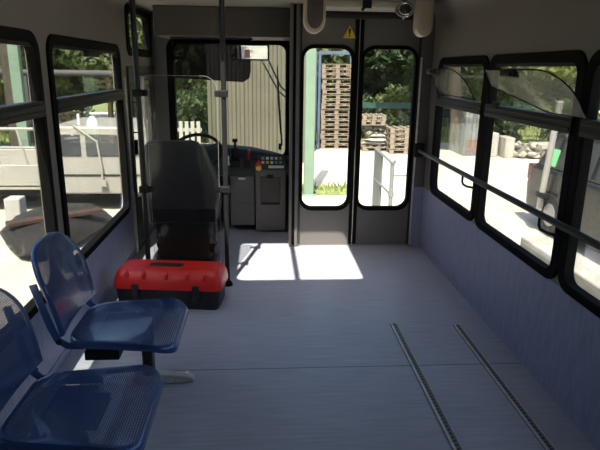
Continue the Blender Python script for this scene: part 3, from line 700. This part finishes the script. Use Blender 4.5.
grass_patch(-3.5, 20, 18.2, 30, 'rough grass under the trees behind the pallets', .45, 5000)
grass_patch(.55, 1.7, 10.3, 11.0, 'small tuft of dry grass at the foot of the pale green post', .2, 90)
o = MB().box(-30, -4, 12.6, 17, G, G+.02).build('road', 'asphalt'); tag(o, 'blue-grey asphalt strip beyond the white truck', 'road'); o['kind'] = 'structure'; del o['label']; del o['category']

# pale green post, galvanised gate
o = MB().box(.775, .955, 10.24, 10.42, G, 3.2).box(.70, 1.02, 10.18, 10.48, G, G+.03).build('steel_post', 'mint_steel', bevel=.01); tag(o, 'pale green square steel post standing outside the left door leaf', 'post')
t = thing('entrance_gate', (2.0, 8.6, G), 'galvanised metal gate with hinge post and side rail outside the right door leaf', 'gate')
MB().tube([(1.87, 7.9, G), (1.87, 7.9, .22)], .032, 12).lathe([(.045, 0), (.05, .04), (.03, .06)], (1.87, 7.9, .20)).lathe([(.045, 0), (.045, .05)], (1.87, 7.9, -.28)).build('hinge_post', 'galvanised', t, smooth=True)
MB().box(1.885, 1.915, 8.75, 9.28, -.70, .21).build('sheet_panel', 'sheet_grey', t, bevel=.004)
MB().tube([(1.90, 9.30, G), (1.90, 9.30, .22), (1.875, 7.93, .20)], .022, 10).tube([(1.875, 7.93, -.27), (1.90, 9.28, -.27)], .018, 8).build('gate_frame', 'galvanised', t, smooth=True)
MB().tube([(1.89, 7.9, .03), (2.36, 7.92, .03)], .02, 10).tube([(1.89, 7.9, -.55), (2.36, 7.92, -.55)], .02, 10).tube([(2.36, 7.92, G), (2.36, 7.92, .08)], .028, 10).build('side_rail', 'galvanised', t, smooth=True)

# pallets
def pallet_bm(w=.95, d=.8):
    mb = MB()
    for i in range(5):
        x = -w/2+.05+i*(w-.1)/4; mb.box(x-.045, x+.045, -d/2, d/2, .122, .144)
    for y in (-d/2+.05, 0, d/2-.05):
        mb.box(-w/2, w/2, y-.05, y+.05, .100, .122); mb.box(-w/2, w/2, y-.05, y+.05, 0, .022)
        for x in (-w/2+.07, 0, w/2-.07): mb.box(x-.06, x+.06, y-.05, y+.05, .022, .1)
    return mb
proto = pallet_bm().build('pallet', 'pallet_wood', origin=(0, 0, 0))
rnd = random.Random(5); first = True
def place_pallet(x, y, z, rz, label, group):
    global first
    o = proto if first else proto.copy()
    if not first: COL.objects.link(o)
    first = False; o.location = (x, y, z); o.rotation_euler = (0, 0, rz); tag(o, label, 'pallet', group); return o
for k in range(17):
    place_pallet(2.2+rnd.uniform(-.02, .02), 17.05+rnd.uniform(-.02, .02), G+.145*k, rnd.uniform(-.02, .02), 'wooden pallet in the tall stack inside the blue steel rack', 'pallets in the tall stack')
for k in range(13):
    place_pallet(1.0+rnd.uniform(-.03, .03), 18.0, G+.145*k, rnd.uniform(-.04, .04), 'wooden pallet in the stack behind and left of the blue rack', 'pallets in the stack behind the rack')
for k in range(5):
    place_pallet(4.05+rnd.uniform(-.02, .02), 16.0, G+.145*k, rnd.uniform(-.03, .03), 'wooden pallet in the low stack right of the stone load', 'pallets in the low stack')
t = thing('pallet_rack', (2.2, 17.0, G), 'blue steel rack frame around the tall stack of pallets', 'rack')
for x in (1.64, 2.70):
    for y in (16.5, 17.6): MB().box(x-.035, x+.035, y-.035, y+.035, G, 1.98).build('upright', 'blue_steel', t)
for y in (16.5, 17.6): MB().box(1.64, 2.70, y-.03, y+.03, 1.92, 1.99).build('top_beam', 'blue_steel', t)
# rock helper
def rock(c, s, seed, mb):
    rnd = random.Random(seed); bm = bmesh.new(); bmesh.ops.create_icosphere(bm, subdivisions=2, radius=1)
    ax = [Vector((rnd.gauss(0, 1), rnd.gauss(0, 1), rnd.gauss(0, 1))).normalized() for _ in range(7)]; dd_ = [rnd.uniform(.55, .9) for _ in ax]
    for v in bm.verts:
        for a, d in zip(ax, dd_):
            k = v.co.dot(a)
            if k > d: v.co -= a*(k-d)
    mb.add([(c[0]+v.co.x*s[0], c[1]+v.co.y*s[1], c[2]+v.co.z*s[2]) for v in bm.verts], [tuple(v.index for v in f.verts) for f in bm.faces]); bm.free()
t = thing('stone_load', (3.37, 16.5, G), 'pallet load of pale stones with two grey pallets on top, right of the blue rack', 'stone load')
pl = pallet_bm(); pl.v = [(x+3.37, y+16.5, z+G) for x, y, z in pl.v]; pl.build('pallet', 'pallet_wood', t)
for k in range(8):
    mb = MB(); x = 3.12+.17*(k % 4); z = G+.50+.15*(k//4); rock((x, 16.42+.05*(k % 3), z), (.13, .26, .11), k, mb); mb.build('stone', 'stone', t)
for k in range(2):
    pl = pallet_bm(.7, .7); pl.v = [(x+3.2+.02*k, y+16.5, z-.05+.145*k) for x, y, z in pl.v]; pl.build('pallet', 'pallet_wood', t)
for k in range(3):
    mb = MB(); rock((3.37+.03*(k-1), 16.5, G+.215+.105*k), (.43-.03*k, .42, .065), 70+k, mb); mb.build('stone_slab', 'white_concrete', t)
# dark green crash rail in front of the trees
t = thing('guard_fence', (5, 19.5, G), 'dark green steel fence with posts and rails in front of the trees', 'fence')
for k in range(8): MB().box(2.4+1.5*k, 2.5+1.5*k, 19.45, 19.55, G, .45).build('post', 'dark_green_steel', t)
MB().box(2.3, 13.2, 19.40, 19.45, .22, .42).box(2.3, 13.2, 19.40, 19.45, -.25, -.10).build('rail', 'dark_green_steel', t)

# corrugated hall in front of the windscreen
t = thing('metal_hall', (-.3, 16, G), 'cream corrugated metal hall filling the view through the windscreen', 'building')
lp = []; x = -1.32
prof = []
while x < .95:
    prof += [(x, 14.0), (x+.07, 14.0), (x+.10, 14.045), (x+.17, 14.045)]; x += .20
back = [(prof[-1][0], 14.15), (prof[0][0], 14.15)]
MB().prism(prof+back, G, 3.4, fZ).build('corrugated_wall', 'sheet_cream', t)
MB().box(-1.30, .94, 14.2, 19, G, 3.35).build('hall_body', 'sheet_cream', t)
MB().box(-1.45, 1.05, 13.85, 19.1, 3.4, 3.6).build('roof_edge', 'sheet_grey', t)
t = thing('picket_fence', (-1.8, 12.8, G), 'short white picket fence beside the corrugated hall', 'fence')
for k in range(8): MB().box(-2.38+.13*k, -2.30+.13*k, 12.8, 12.83, G, .33).build('picket', 'white_concrete', t)
MB().box(-2.42, -1.36, 12.83, 12.86, -.5, -.42).box(-2.42, -1.36, 12.83, 12.86, .1, .18).build('rail', 'white_concrete', t)

# left: white flatbed truck standing across
t = thing('flatbed_truck', (-4.3, 9.9, G), 'white flatbed pickup truck with side rails outside the left windows', 'truck')
def prof_y(loop, y0, y1, name, mt, parent, bevel=.03): return MB().prism(loop, y0, y1, fY).build(name, mt, parent, bevel=bevel)
prof_y([(-3.45, -.50), (-1.2, -.50), (-.75, -.45), (-.7, -.10), (-1.25, .02), (-1.7, .10), (-2.0, .52), (-2.3, .58), (-3.3, .58), (-3.45, .5)], 9.05, 10.75, 'cab', 'truck_white', t)
for (a, b) in ((-3.36, -2.86), (-2.78, -1.92)):
    MB().prism([(a, .12), (b, .12), (b-(.18 if b > -2 else 0), .46), (a, .46)], 9.03, 9.055, fY).build('side_window', 'car_glass', t, bevel=.01)
MB().box(-8.0, -3.5, 9.0, 9.04, -.38, -.02).box(-8.0, -3.5, 10.76, 10.8, -.38, -.02).box(-8.0, -3.5, 9.0, 10.8, -.42, -.34).box(-3.54, -3.50, 9.0, 10.8, -.4, .1).build('load_bed', 'truck_white', t, bevel=.01)
MB().box(-3.45, -1.1, 9.035, 9.055, -.20, -.175).build('side_trim', 'dark_frame', t)
for x in [-7.9+.42*i for i in range(11)]: MB().tube([(x, 9.03, -.02), (x-.10, 9.03, .54)], .022, 8).build('stake', 'truck_white', t, smooth=True)
MB().tube([(-8.05, 9.03, .54), (-3.55, 9.03, .54)], .024, 8).tube([(-8.05, 9.03, .25), (-3.55, 9.03, .25)], .02, 8).build('side_rail', 'truck_white', t, smooth=True)
MB().tube([(-2.95, 9.04, .60), (-2.6, 9.03, .35), (-2.55, 9.0, -.05), (-2.55, 9.0, -.33)], .018, 8).box(-2.60, -2.49, 8.96, 9.02, -.36, -.26).build('mirror_bracket', 'truck_white', t, smooth=True)
MB().tube([(-3.0, 9.5, .58), (-3.0, 9.5, .74)], .02, 8).lathe([(.09, 0), (.08, .06), (.03, .13)], (-2.75, 9.4, .58)).build('beacon', 'white_plastic', t, smooth=True)
for x in (-1.65, -6.3):
    for y in (9.12, 10.5):
        wv = MB().lathe([(.16, 0), (.29, .0), (.33, .03), (.33, .17), (.29, .2), (.16, .2)], (x, y, G+.33), 'y', 24).build('wheel', 'tyre', t, smooth=True)
        MB().lathe([(.02, -.005), (.15, -.01), (.17, .02)], (x, y, G+.33), 'y', 20).build('hub_cap', 'wheel_rim', wv, smooth=True)
MB().box(-7.9, -1.0, 9.3, 10.5, G+.22, -.42).build('chassis', 'black_plastic', t)
o = MB().box(-3.72, -3.50, 8.1, 8.35, G, -.36).build('concrete_block', 'white_concrete', bevel=.02); tag(o, 'small white concrete block on the ground in front of the white truck', 'block')
o = MB().box(-5.90, -5.66, 14.02, 14.18, G, 4).build('shelter_column', 'mint_steel', bevel=.01); tag(o, 'green steel shelter column behind the white truck', 'column')
o = MB().tube([(-5.32, 14.2, G), (-5.32, 14.2, 1.08)], .09, 10).lathe([(.1, 0), (.13, .05), (.05, .12)], (-5.32, 14.2, 1.05)).build('bollard', 'red_steel', smooth=True); tag(o, 'rusty red pipe post right of the green shelter column', 'post')
o = MB().box(-6.2, -5.98, 14.3, 14.5, G, 4).build('shelter_column', 'old_timber', bevel=.01); tag(o, 'dark brown timber column just left of the green shelter column', 'column')
t = thing('added_dark_pile', (-2.7, 7.6, G), 'added dark brown sheeting with a plank on top, between bus and white truck', 'pile')  # made-up object, put here to darken the lower part of the window view
mb = MB(); rock((-2.75, 7.7, G+.17), (.75, 1.25, .24), 801, mb); mb.build('filler', 'filler_dark', t, smooth=True)
MB().box(-.6, .6, -.08, .08, .0, .05, Matrix.Translation((-2.7, 7.3, -.44)) @ Matrix.Rotation(R(38), 4, 'Z')).build('plank', 'plank_brown', t, bevel=.006)
t = thing('pipe_bridge', (-4, 17.5, G), 'grey horizontal pipe on posts in front of the trees at the left', 'pipe')
MB().tube([(-9, 17.4, 1.28), (-2.9, 17.4, 1.28)], .09, 12).build('pipe', 'weathered_grey', t, smooth=True)
for x in (-8.8, -6.9, -3.1): MB().box(x-.05, x+.05, 17.35, 17.45, G, 1.2).build('post', 'weathered_grey', t)

# right: car, concrete beams, pole, shed, stones
t = thing('parked_car', (5.0, 6.3, G), 'dark grey hatchback car parked outside the right-hand windows', 'car')
cx0, cx1 = 4.12, 5.85
RT = 0
low = [(3.9, -.52), (4.05, -.62), (8.15, -.62), (8.36, -.50), (8.40, -.15), (8.30, .14), (8.12, .17), (4.9, .17), (4.2, .05), (3.92, -.15)]
MB().prism(low, cx0, cx1, fX).build('body', 'car_paint', t, bevel=.07, seg=4)
up = [(8.22, .15), (7.90, .66), (7.55, .74), (6.2, .76), (5.75, .68), (4.95, .15)]
mb = MB(); n = len(up); xs_ = [(cx0+.03, .0, 1), (cx0+.16, 0, 0)]
vs = [(cx0+.03+(z-.15)*.24, y, z) for y, z in up]+[(cx1-.03-(z-.15)*.24, y, z) for y, z in up]
mb.add(vs, [tuple(range(n))[::-1], tuple(range(n, 2*n))]+[(i, (i+1) % n, n+(i+1) % n, n+i) for i in range(n)])
mb.build('cabin', 'car_paint', t, bevel=.05, seg=3)
for pts, nm in (([(7.72, .22), (8.02, .22), (7.78, .58), (7.68, .60)], 'quarter_window'), ([(6.75, .20), (7.62, .21), (7.56, .62), (6.75, .63)], 'rear_side_window'), ([(5.15, .20), (6.65, .20), (6.65, .63), (6.1, .64), (5.72, .56)], 'front_side_window')):
    MB().prism(pts, 0, .012, lambda u, v, q: Vector((cx0+.022+(v-.15)*.24-q+.004, u, v))).build(nm, 'car_glass', t)
o = MB().prism(rect(7.62, .20, 7.88, .44), 0, .004, lambda u, v, q: Vector((cx0+.010+(v-.15)*.24-q, u, v))).build('window_sticker', 'green_sticker', t, label='light green sticker on the rear side window')
MB().prism([(7.9, .25), (8.15, .25), (7.93, .58), (7.7, .60)], 0, 0.01, lambda u, v, q: Vector((cx1-.01, u, v))).build('far_window', 'car_glass', t)
MB().prism(rect(cx0+.28, .22, cx1-.28, .56), 0, .012, lambda u, v, q: Vector((u, 8.235-(v-.15)*.62+q, v))).build('tailgate_window', 'car_glass', t)
for x in (cx0-.004, cx1-.18): MB().box(x, x+.184, 8.20, 8.375, -.10, .14).build('tail_light', 'tail_red', t, bevel=.02)
for y in (7.55, 4.75):
    for s, x in ((1, cx0-.01), (-1, cx1+.01)):
        wv = MB().lathe([(.18, 0), (.29, 0), (.32, s*.03), (.32, s*.18), (.29, s*.2), (.15, s*.2)], (x, y, G+.32), 'x', 28).build('wheel', 'tyre', t, smooth=True)
        MB().lathe([(.02, -s*.004), (.16, -s*.008), (.185, s*.02)], (x, y, G+.32), 'x', 24).build('hub_cap', 'wheel_rim', wv, smooth=True)
for y in (6.9, 5.5): MB().box(cx0-.022, cx0+.01, y-.09, y+.09, .04, .065).build('door_handle', 'dark_frame', t, bevel=.006)
MB().tube([(4.0, 7.456, 1.12), (4.06, 7.76, -.45)], .045, 10).build('white_strip', 'white_concrete', t, smooth=True, label='white upright strip')
MB().box(4.0, 4.14, 7.60, 7.80, -.26, -.18).build('strip_clamp', 'black_plastic', t, bevel=.01)

o = MB().box(2.46, 2.74, 2.9, 4.98, -.34, -.015).build('concrete_beam', 'concrete', bevel=.015); WL[o] = WL[o]; tag(o, 'long beige concrete beam close outside the right windows', 'beam')
for y in (3.2, 4.5): MB().box(2.48, 2.72, y, y+.3, G, -.34).build('support', 'concrete', o)

def bent_trunk(path, rs): return MB().tube(path, rs, 12)
o = None
t = thing('storage_shed', (5.85, 16, G), 'narrow grey corrugated metal shed right of the big tree trunk', 'shed')
prof = []; x = 5.60
while x < 6.02: prof += [(x, 15.3), (x+.04, 15.3), (x+.055, 15.33), (x+.095, 15.33)]; x += .11
MB().prism(prof+[(prof[-1][0], 15.4), (prof[0][0], 15.4)], G+.02, .58, fZ).build('corrugated_wall', 'sheet_grey', t)
MB().box(5.60, 6.12, 15.4, 16.6, G, .56).build('shed_body', 'sheet_grey', t)
MB().box(5.55, 6.2, 15.25, 16.7, .58, .63).build('roof', 'sheet_grey', t)
MB().box(5.68, 6.0, 15.285, 15.30, G+.12, -.34).build('red_board', 'red_steel', t)
for i, (x0, x1, y, z1, mt_, lb) in enumerate([(6.28, 6.55, 15.2, -.15, 'white_concrete', 'small pale concrete block right of the corrugated shed'), (6.62, 6.88, 14.9, -.24, 'concrete', 'beige concrete block between the pale block and the rubble'), (7.9, 9.4, 15.6, -.5, 'concrete', 'flat concrete slab right of the rubble')]):
    o = MB().box(x0, x1, y, y+.6, G, z1).build('concrete_block', mt_, bevel=.02); tag(o, lb, 'block', 'blocks by the shed')
for i in range(44):
    mb = MB(); q = random.Random(i+40); x = 7.0+.9*q.random(); y = 14.6+.8*q.random(); z = G+.08+.34*q.random()*(1-abs(x-7.4)/.9)
    rock((x, y, z), (.06+.10*q.random(), .12, .05+.06*q.random()), i+300, mb)
    o = mb.build('rubble_stone', ('stone', 'concrete')[i % 2]); tag(o, 'loose stone in the rubble heap beyond the right windows', 'stone', 'rubble heap stones')
t = thing('house', (22, 34, G), 'white house with brown roof far beyond the right windows', 'house')
MB().box(17.5, 24, 32, 38, G, 6.0).build('wall', 'house_wall', t)
MB().prism([(17.1, 5.9), (24.4, 5.9), (20.75, 8.4)], 31.7, 38.3, fY).build('roof', 'roof_tile', t)
for x in (18.6, 20.7, 22.6): MB().box(x-.45, x+.45, 31.94, 32.0, 3.6, 4.9).build('window', 'car_glass', t)

# trees ------------------------------------------------------------
rng = np.random.default_rng(7)
def crown_mesh(name, n, size, cl, leafs, flat=1.0):
    cs = rng.normal(0, 1, (cl, 3)); cs /= np.linalg.norm(cs, axis=1)[:, None]; cs *= rng.uniform(.35, .85, (cl, 1)); rad = rng.uniform(.30, .5, cl)
    k = rng.integers(0, cl, n); d = rng.normal(0, 1, (n, 3)); d /= np.linalg.norm(d, axis=1)[:, None]
    p = cs[k] + d*rad[k][:, None]*rng.uniform(.6, 1.05, (n, 1)); p *= np.array(size)
    a = rng.normal(0, 1, (n, 3)); a /= np.linalg.norm(a, axis=1)[:, None]; b = np.cross(a, rng.normal(0, 1, (n, 3))); b /= np.linalg.norm(b, axis=1)[:, None]
    s = leafs*rng.uniform(.6, 1.3, (n, 1)); V = np.stack([p-a*s, p+b*s*.5, p+a*s, p-b*s*.5], 1).reshape(-1, 3)
    me = bpy.data.meshes.new(name); me.from_pydata(V.tolist(), [], np.arange(4*n).reshape(-1, 4).tolist()); return me
CM = {}
for key, sz in (('dense', (1, 1, 1)), ('tall', (.8, .8, 1.25)), ('wide', (1.25, 1.0, .8))):
    CM[key] = crown_mesh('crown_'+key, 14000, sz, 26, .055)
CM['bush'] = crown_mesh('crown_bush', 3500, (1.1, .9, .8), 14, .075)
COLM = {}
def crown(name, key, mt_, parent, loc, sc):
    k = (key, mt_)
    if k not in COLM:
        me = CM[key].copy(); me.materials.append(MATS[mt_]); COLM[k] = me
    o = bpy.data.objects.new(name, COLM[k]); COL.objects.link(o); o.parent = parent; o.location = loc; o.scale = (sc, sc, sc); o.rotation_euler = (0, 0, random.random()*6); return o
random.seed(11)
def tree(x, y, h, r, key, mt_, label, trunk_r=.12, base=.35, group='trees and bushes around the yard'):
    t = thing('tree', (x, y, G), label, 'tree', group)
    MB().tube([(x, y, G), (x+.06, y, G+h*.3), (x-.05, y+.05, G+h*.75)], [trunk_r, trunk_r*.7, trunk_r*.3], 8).build('trunk', 'bark', t, smooth=True)
    crown('crown', key, mt_, t, (0, 0, h*base+r*.5), r)
def bush(x, y, r, mt_, label):
    o = crown('bush', 'bush', mt_, None, (x, y, G+r*.55), r); tag(o, label, 'bush', 'bushes around the yard')
for x, y, h, r, key, mt_, lb in [
    (-13.5, 24, 6, 3.0, 'wide', 'leaf_lime', 'lime green tree far left behind the shed'),
    (-9.5, 21.5, 6, 2.8, 'dense', 'leaf_lime', 'yellow-green tree behind the green shelter column'),
    (-6.0, 23, 6, 2.8, 'wide', 'leaf_mid', 'mid green tree beyond the white truck cab'),
    (-3.2, 21.5, 5.5, 2.4, 'tall', 'leaf_mid', 'leafy tree left of the corrugated hall'),
    (2.3, 22.5, 6.5, 3.0, 'dense', 'leaf_mid', 'green tree rising behind the tall pallet stack'),
    (5.4, 22.0, 6, 2.8, 'wide', 'leaf_dark', 'dark green tree seen through the right door leaf'),
    (8.0, 24, 6, 2.9, 'dense', 'leaf_mid', 'broad tree behind the trunk and the metal shed'),
    (11.5, 24.5, 4.6, 2.5, 'wide', 'leaf_lime', 'bright yellow-green tree behind the rubble heap'),
    (14.6, 26, 4.6, 2.5, 'dense', 'leaf_mid', 'low green tree left of the white house'),
    (14.0, 18.5, 3.4, 1.9, 'wide', 'leaf_mid', 'small tree behind the dark car'),
    (17.5, 19, 3.6, 2.1, 'dense', 'leaf_lime', 'lime tree at the far right behind the dark car'),
    (-16, 15, 6, 3.0, 'dense', 'leaf_mid', 'tree at the far left edge of the yard'),
    (-8.6, 13.6, 5.2, 2.3, 'tall', 'leaf_mid', 'tree outside the cab door on the left, behind the truck')]:
    tree(x, y, h, r, key, mt_, lb)
for i in range(22):
    x = -24+2.6*i
    if -1.6 < x < 1.6: continue
    o = crown('hedge_bush', 'bush', ('leaf_mid', 'leaf_dark', 'leaf_mid', 'leaf_lime')[i % 4], None, (x, 25.5+.4*(i % 3), G+1.1), 2.0); tag(o, 'bush in the long hedge closing off the yard behind the trees', 'bush', 'hedge behind the trees')
for x, y, lb in [(-8.5, .5, 'added tall dark tree, out of view, blocking the left sky level with the bus rear'), (-8.8, -4.5, 'added tall dark tree, out of view at the left, behind the rear of the bus'), (-8.2, -10, 'rearmost added tall dark tree, out of view at the left of the yard')]:  # added out of view to block left sky light and dim the interior
    tree(x, y, 9, 3.6, 'tall', 'leaf_dark', lb, .22)
for x, y, r, mt_, lb in [(3.0, 19.9, 1.2, 'leaf_dark', 'dark bush behind the green fence near the stone load'), (5.2, 20.3, 1.3, 'leaf_mid', 'bush behind the green fence near the tree trunk'), (7.9, 17.8, 1.0, 'leaf_dark', 'dark bush behind the pale concrete blocks'), (9.6, 17.6, 1.1, 'leaf_mid', 'round bush behind the rubble heap'), (12.6, 16.4, 1.0, 'leaf_lime', 'yellowish bush right of the rubble heap'),
    (-2.4, 18.2, 1.2, 'leaf_dark', 'dark bush beside the corrugated hall'), (-12, 19, 1.5, 'leaf_mid', 'bush under the trees at the far left')]:
    bush(x, y, r, mt_, lb)
t = thing('tree', (5.95, 16.1, G), 'big bare brown leaning tree trunk with crown beside the metal shed', 'tree')
MB().tube([(6.0, 16.1, G), (5.85, 16.1, -.5), (5.62, 16.1, .2), (5.48, 16.1, 1.0), (5.40, 16.1, 2.0), (5.45, 16.15, 3.4)], [.34, .25, .19, .17, .15, .1], 14).tube([(5.40, 16.1, 1.9), (4.9, 16.3, 2.8)], [.08, .04], 8).build('trunk', 'bark', t, smooth=True)
crown('crown', 'wide', 'leaf_mid', t, (-.5, 0, 4.6), 2.1)
